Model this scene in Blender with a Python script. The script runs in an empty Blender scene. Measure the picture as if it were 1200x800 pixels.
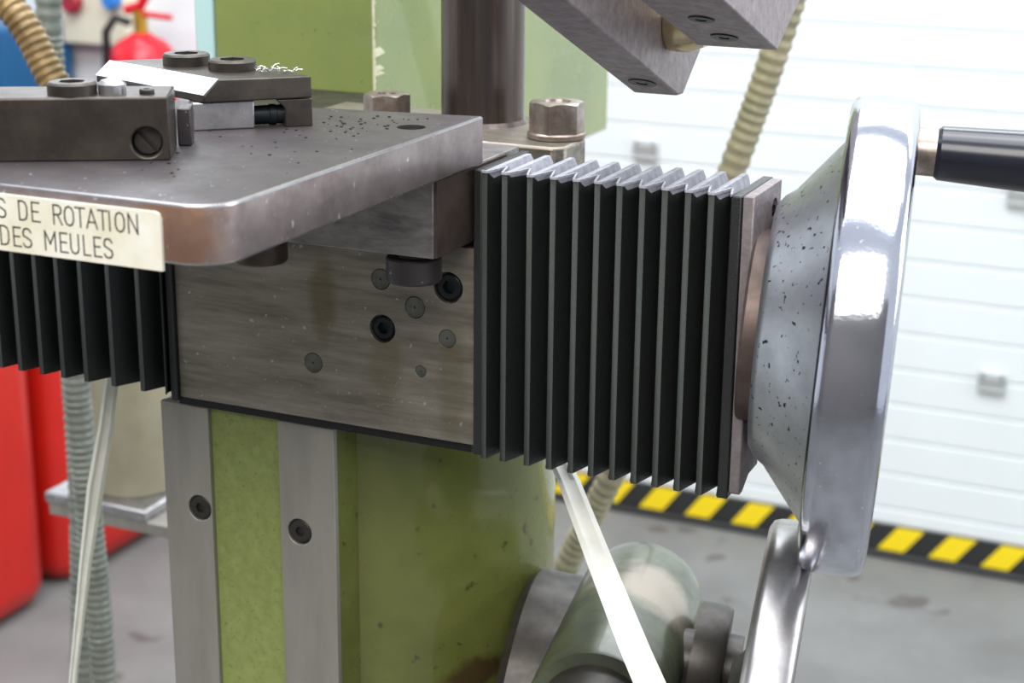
import bpy, bmesh, math, random
import numpy as np
from mathutils import Vector, Matrix
random.seed(7)
SC = bpy.context.scene
COL = SC.collection
# ------------------------------------------------------------------ camera
CR = Matrix(((0.9133, 0.4072, 0.0095), (0.1268, -0.2622, -0.9567), (-0.3871, 0.8749, -0.2911)))
CAM = Vector((0.2650, -0.5603, 0.2309)); FPX = 1978.0
_r = Vector(CR[0]).normalized(); _f = Vector(CR[2]); _f = (_f - _r * _f.dot(_r)).normalized(); _u = _r.cross(_f)
cd = bpy.data.cameras.new('camera'); cam = bpy.data.objects.new('camera', cd); COL.objects.link(cam)
cam.matrix_world = Matrix.Translation(CAM) @ Matrix((( _r.x, _u.x, -_f.x), (_r.y, _u.y, -_f.y), (_r.z, _u.z, -_f.z))).to_4x4()
cd.sensor_width = 36.0; cd.lens = 36.0 * FPX / 1200; cd.clip_start = 0.01; cd.clip_end = 50
cd.dof.use_dof = True; cd.dof.focus_distance = 0.62; cd.dof.aperture_fstop = 17.0
SC.camera = cam
# ------------------------------------------------------------------ light
w = bpy.data.worlds.new('sky'); SC.world = w; w.use_nodes = True
bg = w.node_tree.nodes['Background']; bg.inputs[0].default_value = (0.86, 0.93, 1.0, 1); bg.inputs[1].default_value = 0.62
def area(name, loc, target, sx, sy, power, col=(1, 1, 1)):
    l = bpy.data.lights.new(name, 'AREA'); l.shape = 'RECTANGLE'; l.size = sx; l.size_y = sy; l.energy = power; l.color = col
    o = bpy.data.objects.new(name, l); COL.objects.link(o); o.location = loc
    o.rotation_euler = (Vector(target) - Vector(loc)).to_track_quat('-Z', 'Y').to_euler(); return o
area('roof_light', (-0.2, 0.25, 2.3), (-0.2, 0.25, 0), 3.0, 2.0, 84, (0.93, 0.96, 1.0))
area('door_fill', (0.3, 0.3, 2.3), (-0.2, 2.5, -0.4), 3.0, 0.6, 20, (0.95, 0.98, 1.0))  # added fill aimed at the door to whiten it, no known lamp
area('high_window_light', (-0.2, 2.45, 1.75), (0, 0.2, 0.3), 4.2, 1.3, 85, (0.9, 0.95, 1.0))
area('front_fill', (0.3, -2.2, 1.9), (-0.1, 0, 0), 2.6, 1.2, 62, (1.0, 0.97, 0.92))  # added fill behind the camera to brighten the machine fronts
area('window_light', (2.9, 1.3, 0.9), (0, 0.4, 0), 1.6, 1.6, 26, (0.93, 0.97, 1.0))
SC.view_settings.view_transform = 'Standard'; SC.view_settings.look = 'None'
SC.view_settings.gamma = 1.0; SC.view_settings.use_curve_mapping = False
SC.view_settings.exposure = 0.6
# ------------------------------------------------------------------ helpers
def at(px, py, ax, v):
    """point on the world plane ax = v seen at reference pixel (px, py); used only to measure sizes"""
    r = _r * ((px - 600) / FPX) - _u * ((py - 400) / FPX) + _f
    i = 'XYZ'.index(ax)
    return CAM + r * ((v - CAM[i]) / r[i])
def s2l(c):
    return tuple((x / 12.92 if x <= 0.04045 else ((x + 0.055) / 1.055) ** 2.4) for x in (v / 255 for v in c))
def mat(name, col, metal=0.0, rough=0.5, col2=None, nscale=40, stretch=(1, 1, 1), bump=0.0, bscale=None,
        rvar=0.15, spots=None, spot_scale=300, spot_amt=0.3, emit=0, contrast=(0.35, 0.65), trans=0, coat=0):
    m = bpy.data.materials.new(name); m.use_nodes = True; nt = m.node_tree; N = nt.nodes; L = nt.links
    b = N['Principled BSDF']
    b.inputs['Metallic'].default_value = metal; b.inputs['Roughness'].default_value = rough
    b.inputs['Coat Weight'].default_value = coat
    if trans: b.inputs['Transmission Weight'].default_value = trans
    c1 = s2l(col) + (1,); b.inputs['Base Color'].default_value = c1
    tc = N.new('ShaderNodeTexCoord'); mp = N.new('ShaderNodeMapping'); mp.inputs['Scale'].default_value = stretch
    L.new(tc.outputs['Object'], mp.inputs['Vector'])
    n = N.new('ShaderNodeTexNoise'); n.inputs['Scale'].default_value = nscale; n.inputs['Detail'].default_value = 6
    n.inputs['Roughness'].default_value = 0.65
    L.new(mp.outputs[0], n.inputs['Vector'])
    rp = N.new('ShaderNodeValToRGB'); rp.color_ramp.elements[0].position = contrast[0]; rp.color_ramp.elements[1].position = contrast[1]
    rp.color_ramp.elements[0].color = c1; rp.color_ramp.elements[1].color = (s2l(col2) + (1,)) if col2 else c1
    L.new(n.outputs['Fac'], rp.inputs[0])
    out = rp.outputs[0]
    if spots:
        n2 = N.new('ShaderNodeTexNoise'); n2.inputs['Scale'].default_value = spot_scale; n2.inputs['Detail'].default_value = 3
        L.new(tc.outputs['Object'], n2.inputs['Vector'])
        r2 = N.new('ShaderNodeValToRGB'); t = 0.5 + (0.5 - spot_amt) * 0.5
        r2.color_ramp.elements[0].position = t; r2.color_ramp.elements[1].position = t + 0.03
        r2.color_ramp.elements[0].color = (0, 0, 0, 1); r2.color_ramp.elements[1].color = (1, 1, 1, 1)
        L.new(n2.outputs['Fac'], r2.inputs[0])
        mx = N.new('ShaderNodeMix'); mx.data_type = 'RGBA'
        L.new(r2.outputs[0], mx.inputs[0]); L.new(out, mx.inputs[6]); mx.inputs[7].default_value = s2l(spots) + (1,)
        out = mx.outputs[2]
    L.new(out, b.inputs['Base Color'])
    if rvar:
        mr = N.new('ShaderNodeMapRange'); mr.inputs[3].default_value = max(0.03, rough - rvar); mr.inputs[4].default_value = min(1, rough + rvar)
        L.new(n.outputs['Fac'], mr.inputs[0]); L.new(mr.outputs[0], b.inputs['Roughness'])
    if bump:
        n3 = N.new('ShaderNodeTexNoise'); n3.inputs['Scale'].default_value = bscale or nscale * 3; n3.inputs['Detail'].default_value = 4
        L.new(mp.outputs[0], n3.inputs['Vector'])
        bp = N.new('ShaderNodeBump'); bp.inputs['Strength'].default_value = bump; bp.inputs['Distance'].default_value = 0.0005
        L.new(n3.outputs['Fac'], bp.inputs['Height']); L.new(bp.outputs[0], b.inputs['Normal'])
    if emit:
        b.inputs['Emission Color'].default_value = c1; b.inputs['Emission Strength'].default_value = emit
    return m
def stain(m, col, pos, rad, amt=0.7, nscale=60, warp=0.6):
    """a fixed stain of its own colour around a point (object space), ragged by noise; rad = (rx, ry, rz)"""
    nt = m.node_tree; N = nt.nodes; L = nt.links; b = N['Principled BSDF']
    src = b.inputs['Base Color'].links[0].from_socket
    tc = N.new('ShaderNodeTexCoord')
    v = N.new('ShaderNodeVectorMath'); v.operation = 'SUBTRACT'; v.inputs[1].default_value = pos; L.new(tc.outputs['Object'], v.inputs[0])
    d = N.new('ShaderNodeVectorMath'); d.operation = 'DIVIDE'; d.inputs[1].default_value = rad; L.new(v.outputs[0], d.inputs[0])
    ln = N.new('ShaderNodeVectorMath'); ln.operation = 'LENGTH'; L.new(d.outputs[0], ln.inputs[0])
    n = N.new('ShaderNodeTexNoise'); n.inputs['Scale'].default_value = nscale; n.inputs['Detail'].default_value = 5; L.new(tc.outputs['Object'], n.inputs['Vector'])
    a = N.new('ShaderNodeMath'); a.operation = 'MULTIPLY_ADD'; a.inputs[1].default_value = warp * 2; L.new(n.outputs['Fac'], a.inputs[0]); L.new(ln.outputs['Value'], a.inputs[2])
    mr = N.new('ShaderNodeMapRange'); mr.inputs[1].default_value = 0.6 + warp; mr.inputs[2].default_value = 1.15 + warp; mr.inputs[3].default_value = amt; mr.inputs[4].default_value = 0
    L.new(a.outputs[0], mr.inputs[0])
    mx = N.new('ShaderNodeMix'); mx.data_type = 'RGBA'; L.new(mr.outputs[0], mx.inputs[0]); L.new(src, mx.inputs[6]); mx.inputs[7].default_value = s2l(col) + (1,)
    L.new(mx.outputs[2], b.inputs['Base Color']); return m
class G:
    """collects shapes in world coordinates"""
    def __init__(s): s.v = []; s.f = []
    def add(s, vs, fs):
        o = len(s.v); s.v += [Vector(v) for v in vs]; s.f += [[i + o for i in f] for f in fs]; return s
    def box(s, x0, x1, y0, y1, z0, z1):
        vs = [(x, y, z) for z in (z0, z1) for x, y in ((x0, y0), (x1, y0), (x1, y1), (x0, y1))]
        return s.add(vs, [(3, 2, 1, 0), (4, 5, 6, 7), (0, 1, 5, 4), (1, 2, 6, 5), (2, 3, 7, 6), (3, 0, 4, 7)])
    def prism(s, pts, vec):
        n = len(pts); vec = Vector(vec); a = [Vector(p) for p in pts]; b = [p + vec for p in a]
        return s.add(a + b, [list(range(n))[::-1], list(range(n, 2 * n))] + [(i, (i + 1) % n, n + (i + 1) % n, n + i) for i in range(n)])
    def loft(s, loops, cap=True):
        n = len(loops[0]); vs = [p for l in loops for p in l]; fs = []
        for k in range(len(loops) - 1):
            for i in range(n):
                j = (i + 1) % n; fs.append((k * n + i, k * n + j, (k + 1) * n + j, (k + 1) * n + i))
        if cap: fs += [list(range(n))[::-1], list(range((len(loops) - 1) * n, len(loops) * n))]
        return s.add(vs, fs)
    def lathe(s, c, ax, prof, n=48, cap=True):
        c = Vector(c); ax = Vector(ax).normalized(); e1, e2 = frame(ax)
        loops = [[c + ax * t + (e1 * math.cos(a) + e2 * math.sin(a)) * r for a in [2 * math.pi * i / n for i in range(n)]] for t, r in prof]
        return s.loft(loops, cap)
    def cyl(s, c, ax, r, h, n=32, ch=0):
        pr = [(0, r - ch), (ch, r), (h - ch, r), (h, r - ch)] if ch else [(0, r), (h, r)]
        return s.lathe(c, ax, pr, n)
    def tube(s, pts, r, n=10):
        pts = [Vector(p) for p in pts]; loops = []; prev = None
        for i, p in enumerate(pts):
            t = (pts[min(i + 1, len(pts) - 1)] - pts[max(i - 1, 0)]).normalized()
            if prev is None: prev, _ = frame(t)
            e1 = (prev - t * prev.dot(t)).normalized(); e2 = t.cross(e1); prev = e1
            rr = r(i) if callable(r) else r
            loops.append([p + (e1 * math.cos(a) + e2 * math.sin(a)) * rr for a in [2 * math.pi * k / n for k in range(n)]])
        return s.loft(loops)
    def socket(s, c, ax, r, h, hr, dep, n=24, ch=0.0006):
        """cap screw: cylinder of height h along ax with a hexagonal recess in its far end"""
        c = Vector(c); ax = Vector(ax).normalized(); e1, e2 = frame(ax)
        def ring(t, f): return [c + ax * t + (e1 * math.cos(a) + e2 * math.sin(a)) * f(a) for a in [2 * math.pi * i / n for i in range(n)]]
        hx = lambda a: hr * math.cos(math.pi / 6) / math.cos((a % (math.pi / 3)) - math.pi / 6)
        return s.loft([ring(0, lambda a: r), ring(h - ch, lambda a: r), ring(h, lambda a: r - ch), ring(h, hx), ring(h - dep, hx)])
    def hexnut(s, c, ax, r, h, hole=0, rot=0.0, dep=0.001):
        c = Vector(c); ax = Vector(ax).normalized(); e1, e2 = frame(ax); n = 48
        A = [2 * math.pi * i / n for i in range(n)]
        hx = lambda a: r * math.cos(math.pi / 6) / math.cos(((a - rot) % (math.pi / 3)) - math.pi / 6)
        def ring(f, t): return [c + ax * t(a) + (e1 * math.cos(a) + e2 * math.sin(a)) * f(a) for a in A]
        ci = r * 0.87
        topz = lambda a: h - (hx(a) - ci) * 0.55
        L = [ring(hx, lambda a: 0), ring(hx, topz), ring(lambda a: min(ci, hx(a)), lambda a: h)]
        if hole: L += [ring(lambda a: hole, lambda a: h), ring(lambda a: hole * 0.95, lambda a: h - dep)]
        return s.loft(L)
def frame(t):
    up = Vector((0, 0, 1)) if abs(t.z) < 0.9 else Vector((0, 1, 0))
    e1 = up.cross(t).normalized(); return e1, t.cross(e1)
def origin(o):
    p = Vector((0, 0, 0))
    while o: p = p + Vector(o.location); o = o.parent
    return p
def obj(name, g, m, parent=None, bevel=0, seg=2, sharp=35, label=None, loc=None):
    vs = g.v
    lo = Vector((min(v.x for v in vs), min(v.y for v in vs), min(v.z for v in vs))); hi = Vector((max(v.x for v in vs), max(v.y for v in vs), max(v.z for v in vs)))
    base = Vector(loc) if loc else Vector(((lo.x + hi.x) / 2, (lo.y + hi.y) / 2, lo.z))
    me = bpy.data.meshes.new(name); me.from_pydata([v - base for v in vs], [], g.f)
    bm = bmesh.new(); bm.from_mesh(me); bmesh.ops.recalc_face_normals(bm, faces=bm.faces); bm.to_mesh(me); bm.free()
    me.materials.append(m)
    for p in me.polygons: p.use_smooth = True
    me.set_sharp_from_angle(angle=math.radians(sharp))
    o = bpy.data.objects.new(name, me); COL.objects.link(o)
    if parent: o.parent = parent
    o.location = base - (origin(parent) if parent else Vector((0, 0, 0)))
    if bevel:
        b = o.modifiers.new('edge', 'BEVEL'); b.width = bevel; b.segments = seg; b.limit_method = 'ANGLE'; b.angle_limit = math.radians(40)
    if label: o['label'] = label
    return o
def tag(o, label, cat, group=None):
    o['label'] = label; o['category'] = cat
    if group: o['group'] = group
    return o
def thing(name, label, cat, loc, group=None):
    o = bpy.data.objects.new(name, None); COL.objects.link(o); o.location = loc; o.empty_display_size = 0.02
    return tag(o, label, cat, group)
def cut(o, g, bake=False):
    me = bpy.data.meshes.new('cutter'); org = origin(o); me.from_pydata([v - org for v in g.v], [], g.f)
    bm = bmesh.new(); bm.from_mesh(me); bmesh.ops.recalc_face_normals(bm, faces=bm.faces); bm.to_mesh(me); bm.free()
    c = bpy.data.objects.new('cutter', me); COL.objects.link(c); c.location = org
    mods = [(m.width, m.segments) for m in o.modifiers]
    if bake: mods = []
    else: o.modifiers.clear()
    md = o.modifiers.new('cut', 'BOOLEAN'); md.operation = 'DIFFERENCE'; md.object = c; md.solver = 'EXACT'
    bpy.context.view_layer.update()
    nm = bpy.data.meshes.new_from_object(o.evaluated_get(bpy.context.evaluated_depsgraph_get()))
    o.modifiers.clear(); o.data = nm; bpy.data.objects.remove(c)
    for p in nm.polygons: p.use_smooth = True
    nm.set_sharp_from_angle(angle=math.radians(35))
    for wd, sg in mods:
        b = o.modifiers.new('edge', 'BEVEL'); b.width = wd; b.segments = sg; b.limit_method = 'ANGLE'; b.angle_limit = math.radians(40)
def structure(o): o['kind'] = 'structure'; return o
X, Y, Z = Vector((1, 0, 0)), Vector((0, 1, 0)), Vector((0, 0, 1))
# ------------------------------------------------------------------ materials
M = {}
M['ground'] = mat('ground_steel', (150, 143, 132), 0.75, 0.42, (112, 104, 94), 90, (0.25, 1, 2.2), 0.25, 300, spots=(196, 192, 188), spot_scale=420, spot_amt=0.12)
M['face'] = mat('scored_steel', (160, 153, 142), 0.65, 0.45, (114, 108, 98), 55, (0.3, 1, 2.5), 0.3, 260, spots=(185, 182, 176), spot_scale=330, spot_amt=0.16)
for px, py, rx, rz in ((375, 350, 0.007, 0.016), (448, 425, 0.008, 0.02), (527, 450, 0.007, 0.026), (375, 345, 0.006, 0.02)):
    p = at(px, py, 'Y', 0); stain(M['face'], (104, 92, 58), p - Vector((-0.068, 0.0275, 0)), (rx, 0.06, rz), 0.4, 130, 0.35)
M['plate'] = mat('dark_plate_steel', (82, 75, 77), 0.5, 0.46, (60, 55, 57), 30, (1, 1, 1), 0.2, 500, spots=(175, 172, 185), spot_scale=600, spot_amt=0.08)
None and stain(M['plate'], (140, 96, 62), (0.078, -0.085, 0.01), (0.014, 0.012, 0.03), 0.6, 120, 0.4)
M['plate_side'] = stain(mat('ground_plate_side', (148, 136, 135), 0.6, 0.42, (112, 100, 98), 50, (1, 1, 1), 0.5, 160, spots=(196, 190, 190), spot_scale=240, spot_amt=0.14), (140, 96, 62), (0.078, -0.085, 0.01), (0.014, 0.012, 0.03), 0.6, 120, 0.4)
M['swivel'] = mat('swivel_steel', (150, 146, 144), 0.7, 0.42, (108, 104, 104), 120, (0.5, 1, 1.4), 0.4, 600)
M['brown'] = mat('oxidised_steel', (98, 84, 78), 0.6, 0.5, (74, 62, 58), 60)
M['dark'] = mat('blackened_steel', (72, 68, 64), 0.6, 0.42, (52, 49, 46), 70, bump=0.15)
M['clamp'] = mat('clamp_steel', (82, 75, 69), 0.65, 0.38, (58, 53, 49), 60, (1, 1, 1), 0.2, 400)
M['bright'] = mat('bright_steel', (185, 183, 186), 0.85, 0.3, (150, 148, 150), 80, bump=0.15)
M['chamfer_glare'] = mat('chamfer_glare_steel', (236, 236, 240), 0.55, 0.5, (216, 216, 222), 120, bump=0.15)  # near-white colour paints the overhead reflection on the clamp chamfer
M['bolt'] = mat('worn_bolt_steel', (165, 155, 148), 0.85, 0.36, (120, 104, 92), 110, bump=0.2, bscale=500)
M['black'] = mat('blued_screw_steel', (40, 46, 50), 0.6, 0.38, (26, 30, 34), 100)
M['hole'] = mat('recess_shade', (16, 16, 16), 0.2, 0.6)  # near-black colour painted in place of shade, in gap and hole
M['pin'] = mat('dowel_steel', (112, 112, 106), 0.7, 0.5, (84, 86, 80), 200)
M['lit_top'] = mat('lit_top_fabric', (172, 172, 182), 0.0, 0.5, (140, 140, 150), 300, bump=0.4, bscale=1200)  # pale colour paints the bright top light on fold tops and edges
M['ridge'] = mat('worn_bellows_ridge', (62, 66, 62), 0.0, 0.55, (66, 70, 67), 600, bump=0.5, bscale=1500)
M['rubber'] = mat('bellows_fabric', (33, 35, 35), 0.0, 0.42, (26, 28, 28), 500, bump=0.5, bscale=1500, rvar=0.1)
M['plastic'] = mat('black_plastic', (24, 26, 36), 0.0, 0.22, rvar=0.03)
M['chrome'] = mat('polished_aluminium', (200, 202, 214), 1.0, 0.13, (182, 184, 198), 25, rvar=0.06, spots=(235, 235, 240), spot_scale=500, spot_amt=0.1, bump=0.06, bscale=900)
M['steel_rim'] = mat('brushed_steel_rim', (190, 188, 190), 0.95, 0.33, (150, 144, 140), 40)
M['cast'] = mat('pitted_aluminium', (190, 193, 200), 0.9, 0.36, (170, 173, 180), 60, spots=(40, 38, 40), spot_scale=430, spot_amt=0.2, bump=0.1, bscale=500)
M['olive'] = mat('olive_machine_paint', (128, 138, 76), 0.0, 0.25, (112, 126, 72), 9, rvar=0.1, spots=(92, 104, 44), spot_scale=260, spot_amt=0.12, coat=0.5)
M['olive_low'] = mat('worn_olive_paint', (104, 109, 56), 0.0, 0.28, (88, 94, 44), 22, rvar=0.12, spots=(70, 68, 38), spot_scale=160, spot_amt=0.16, coat=0.5)
M['lime'] = mat('lime_channel_paint', (132, 142, 82), 0.0, 0.5, (118, 128, 70), 200, spots=(104, 116, 56), spot_scale=700, spot_amt=0.22)
M['pale'] = mat('pale_blue_paint', (176, 208, 208), 0.0, 0.35)
M['way'] = mat('ground_way_steel', (158, 154, 146), 0.5, 0.5, (136, 132, 126), 30, (1, 1, 0.2), 0.15, 400)
M['shaft'] = mat('brown_shaft_steel', (98, 86, 78), 0.85, 0.3, (62, 58, 60), 60, (2.2, 2.2, 0.08), 0.1, 200)
M['label'] = mat('engraved_label_ivory', (230, 228, 219), 0.0, 0.4, (214, 208, 186), 50)
M['ink'] = mat('engraving_ink', (40, 36, 34), 0, 0.6)
M['cast_bar'] = mat('matt_ground_bar', (150, 140, 142), 0.45, 0.5, (128, 118, 120), 200, bump=0.5, bscale=500)
M['brass'] = mat('pin_steel_yellowed', (205, 190, 150), 0.95, 0.22)
M['housing'] = mat('worn_green_housing', (92, 98, 78), 0.35, 0.35, (70, 74, 64), 60, coat=0.3)
M['hose'] = mat('grey_hose', (160, 152, 126), 0.1, 0.45, (138, 134, 108), 60)
M['hose_tan'] = mat('tan_oily_hose', (150, 122, 78), 0.2, 0.4, (104, 82, 48), 45, bump=0.3)
M['hose_green'] = mat('grey_green_hose', (122, 126, 118), 0.1, 0.45, (100, 104, 97), 60)
M['strap'] = mat('white_plastic_strap', (226, 226, 219), 0, 0.45, (212, 212, 204), 60)
M['red'] = mat('red_tank_paint', (182, 24, 12), 0, 0.4, (168, 18, 10), 5, bump=0.1)
M['ext'] = mat('extinguisher_red', (205, 22, 40), 0, 0.25, rvar=0.05)
M['yellowmetal'] = mat('valve_brass', (190, 150, 60), 0.8, 0.35)
M['blue'] = mat('blue_cabinet_paint', (10, 84, 130), 0, 0.4)
M['beige'] = mat('switchboard_beige', (216, 214, 192), 0, 0.5)
M['knobr'] = mat('dark_red_button', (150, 24, 44), 0, 0.3)
M['knobb'] = mat('blue_button', (40, 120, 200), 0, 0.3)
M['can'] = mat('beige_can_paint', (176, 168, 146), 0.3, 0.45, (160, 152, 130), 20)
M['wall'] = mat('white_wall_paint', (226, 230, 232), 0, 0.8, bump=0.1, nscale=20)
M['greywall'] = mat('grey_hall_wall', (120, 116, 112), 0, 0.9)
M['door'] = mat('door_panel_white', (218, 224, 225), 0, 0.5, (214, 220, 221), 6, rvar=0.05)
M['hinge'] = mat('door_hinge_grey', (186, 190, 190), 0.3, 0.45)
M['yel'] = mat('hazard_yellow', (236, 208, 20), 0, 0.5)
M['blk'] = mat('hazard_black', (36, 38, 38), 0, 0.6)
M['floor'] = mat('worn_concrete', (118, 119, 117), 0, 0.6, (100, 99, 97), 3.2, bump=0.2, bscale=60, spots=(84, 80, 78), spot_scale=7, spot_amt=0.22)
M['chip'] = mat('chipped_paint_filler', (206, 204, 176), 0, 0.7, (178, 176, 146), 200)
# ------------------------------------------------------------------ setting
FZ = -1.12
structure(obj('floor', G().box(-4, 3.4, -3, 2.9, FZ - 0.1, FZ), M['floor']))
g = G().box(-4, -1.25, 2.5, 2.7, FZ, 2.4); g.box(1.9, 3.4, 2.5, 2.7, FZ, 2.4); g.box(-1.25, 1.9, 2.5, 2.7, 1.6, 2.4)
structure(obj('wall_back', g, M['wall']))
structure(obj('wall_left', G().box(-4.15, -4, -3, 2.7, FZ, 2.4), M['wall']))
structure(obj('wall_front', G().box(-4, 3.4, -3.15, -3, FZ, 2.4), M['greywall']))
door = bpy.data.objects.new('door_1', None); COL.objects.link(door); door.location = (0.3, 2.52, FZ); structure(door)
pitch = 0.0705; z = -1.0222 - pitch * 0
zz = [-1.0557, -1.0222]
while zz[-1] < 1.6: zz.append(zz[-1] + pitch)
pm = None
for i in range(len(zz) - 1):
    a, b = zz[i], min(zz[i + 1], 1.6)
    if i >= 1 and pm and b < 1.6:
        o = pm.copy(); COL.objects.link(o); o.location = Vector((0.325, 2.53, a)) - Vector(door.location); continue
    pts = [(-1.25, 2.510, a + 0.0006), (-1.25, 2.507, a + 0.006), (-1.25, 2.507, b - 0.0025), (-1.25, 2.510, b), (-1.25, 2.55, b), (-1.25, 2.55, a + 0.002)]
    o = obj('panel', G().prism(pts, (3.15, 0, 0)), M['door'], door, sharp=8, loc=(0.325, 2.53, a))
    if i == 1: pm = o
for px, py in ((757, 176), (1163, 448), (1198, 230)):
    c = at(px, py, 'Y', 2.5)
    g = G().box(c.x - 0.025, c.x + 0.025, 2.494, 2.508, c.z - 0.019, c.z + 0.019)
    h = obj('hinge', g, M['hinge'], door, bevel=0.002)
    g = G(); g.cyl((c.x - 0.025, 2.4945, c.z), X, 0.002, 0.050, 12)
    for sx in (-0.017, 0.017): g.cyl((c.x + sx, 2.494, c.z + 0.013), -Y, 0.003, 0.003, 10)
    obj('hinge_pin', g, M['pin'], h)
# hazard tape on the bottom rail, rubber seal below
ht, hb = -1.0557, -1.1075
rail = obj('bottom_rail', G().box(-1.25, 1.9, 2.503, 2.55, hb, ht), M['blk'], door)
xs0 = -0.3069; px_ = 0.0985; wst = 0.0505
for k in range(-9, 22):
    x = xs0 + k * px_
    if x < -1.2 or x > 1.8: continue
    g = G().prism([(x, 2.5005, hb + 0.003), (x + wst, 2.5005, hb + 0.003), (x + wst + 0.036, 2.5005, ht), (x + 0.036, 2.5005, ht)], (0, 0.003, 0))
    obj('yellow_stripe', g, M['yel'], rail)
obj('rubber_seal', G().box(-1.25, 1.9, 2.49, 2.55, FZ, hb), M['blk'], door, bevel=0.004)
# things on and before the back wall
t = thing('switchboard', 'beige electric panel on the white wall with a red and a blue button', 'switch panel', (-1.99, 2.5, -0.2))
a = at(78, 48, 'Y', 2.47); b = at(157, 48, 'Y', 2.47)
obj('panel_box', G().box(a.x, b.x, 2.44, 2.4995, a.z, a.z + 0.5), M['beige'], t, bevel=0.004)
for px, py, r, m, nm in ((83, 3, 0.024, 'knobr', 'red_button'), (129, 0, 0.021, 'knobb', 'blue_button')):
    c = at(px, py, 'Y', 2.42); g = G().lathe((c.x, 2.44, c.z), -Y, [(0, r * .7), (0.012, r * .7), (0.013, r), (0.024, r), (0.03, r * .8)], 24)
    obj(nm, g, M[m], t)
t = thing('fire_extinguisher', 'red fire extinguisher with brass valve hanging on the white wall', 'fire extinguisher', (-1.955, 2.35, -0.75))
c = at(164, 44, 'Y', 2.35); cx = c.x; zt = c.z; R = 0.068
obj('cylinder', G().lathe((cx, 2.355, zt - 0.48), Z, [(0, R * .85), (0.01, R), (0.43, R), (0.455, R * .93), (0.472, R * .72), (0.484, R * .4), (0.49, R * .28)], 32), M['ext'], t)
obj('valve', G().cyl((cx, 2.355, zt + 0.01), Z, 0.015, 0.045, 16), M['yellowmetal'], t)
g = G().tube([(cx - 0.03, 2.35, zt + 0.055), (cx + 0.005, 2.35, zt + 0.065), (cx + 0.03, 2.35, zt + 0.1), (cx + 0.065, 2.35, zt + 0.135)], 0.011)
g.tube([(cx - 0.01, 2.35, zt + 0.05), (cx + 0.08, 2.35, zt + 0.045)], 0.006); obj('lever', g, M['ext'], t)
g = G().tube([(cx - 0.015, 2.34, zt + 0.03), (cx - 0.045, 2.33, zt + 0.04), (cx - 0.07, 2.33, zt + 0.01), (cx - 0.08, 2.34, zt - 0.06), (cx - 0.08, 2.35, zt - 0.3)], 0.009)
obj('hose', g, M['blk'], t)
obj('wall_bracket', G().box(cx - 0.02, cx + 0.02, 2.41, 2.4395, zt - 0.3, zt - 0.1), M['dark'], t)
a = at(29, 104, 'Y', 2.3); b = at(29, 30, 'Y', 2.3)
t = thing('cabinet', 'blue metal cabinet by the white wall, at the left edge of the photo', 'cabinet', (a.x - 0.3, 2.3, FZ))
obj('body', G().box(a.x - 0.6, a.x, 2.12, 2.47, FZ, b.z), M['blue'], t, bevel=0.01)
obj('door', G().box(a.x - 0.58, a.x - 0.02, 2.108, 2.119, FZ + 0.06, b.z - 0.03), M['blue'], t, bevel=0.004)
# red tanks in a row
def tank(y0, y1, label):
    x1 = -1.62; x0 = -2.15; z0 = FZ; z1 = -0.42; r = 0.05
    t = thing('red_tank', label, 'tank', ((x0 + x1) / 2, (y0 + y1) / 2, FZ), 'red tanks on the floor')
    g = G(); g.box(x0, x1, y0, y1, z0 + 0.0, z1); obj('body', g, M['red'], t, bevel=0.055, seg=5)
    g = G(); g.lathe(((x0 + x1) / 2, (y0 + y1) / 2, z1 - 0.002), Z, [(0, 0.09), (0.03, 0.09), (0.035, 0.08)], 32); obj('lid', g, M['blk'], t)
    return t
tank(0.98, 1.665, 'red rounded tank on the floor, nearer one at the left edge')
tank(1.70, 2.08, 'red rounded tank on the floor, farther one behind the hanging hoses')
# ------------------------------------------------------------------ machine: lower column
t = thing('machine_column', 'olive green round column with two grey steel ways and countersunk screws', 'machine column', (-0.1, 0.09, FZ))
COLT = t
mo = M['olive_low']
obj('column_body', G().lathe((-0.098, 0.106, FZ), Z, [(0, 0.12), (0.06, 0.12), (0.08, 0.084), (1.10, 0.084), (1.113, 0.084)], 72), stain(stain(stain(mo, (62, 44, 30), (0.072, -0.044, 0.985), (0.02, 0.02, 0.008), 0.85, 120, 0.6), (60, 42, 30), (0.058, -0.060, 0.971), (0.022, 0.02, 0.005), 0.85, 120, 0.6), (110, 92, 44), (0.0, -0.084, 1.06), (0.03, 0.03, 0.05), 0.5, 60, 0.5), t, loc=(-0.098, 0.106, FZ))
YW = 0.008; top = -0.0065
xs = [-0.1519, -0.1279, -0.0933, -0.0667]
obj('guide_body', G().box(xs[0] + 0.0002, xs[3] - 0.0002, YW + 0.0035, 0.06, FZ, top - 0.0005), M['olive_low'], t)
obj('painted_channel', G().box(xs[1] + 0.0002, xs[2] - 0.0002, YW + 0.0022, YW + 0.0034, FZ, top), M['lime'], t, label='lime green painted channel between the ways')
for i, (a, b) in enumerate(((0, 1), (2, 3))):
    wy = obj('way_strip', G().box(xs[a], xs[b], YW, YW + 0.0034, FZ, top), M['way'], t, bevel=0.0004)
    px, py = ((234, 595), (351, 623))[i]
    c = at(px, py, 'Y', YW)
    cut(wy, G().cyl((c.x, YW - 0.001, c.z), Y, 0.0058, 0.0032))
    obj('countersunk_screw', G().socket((c.x, YW + 0.0032, c.z), -Y, 0.0054, 0.0028, 0.0024, 0.0016), M['dark'], wy)
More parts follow.
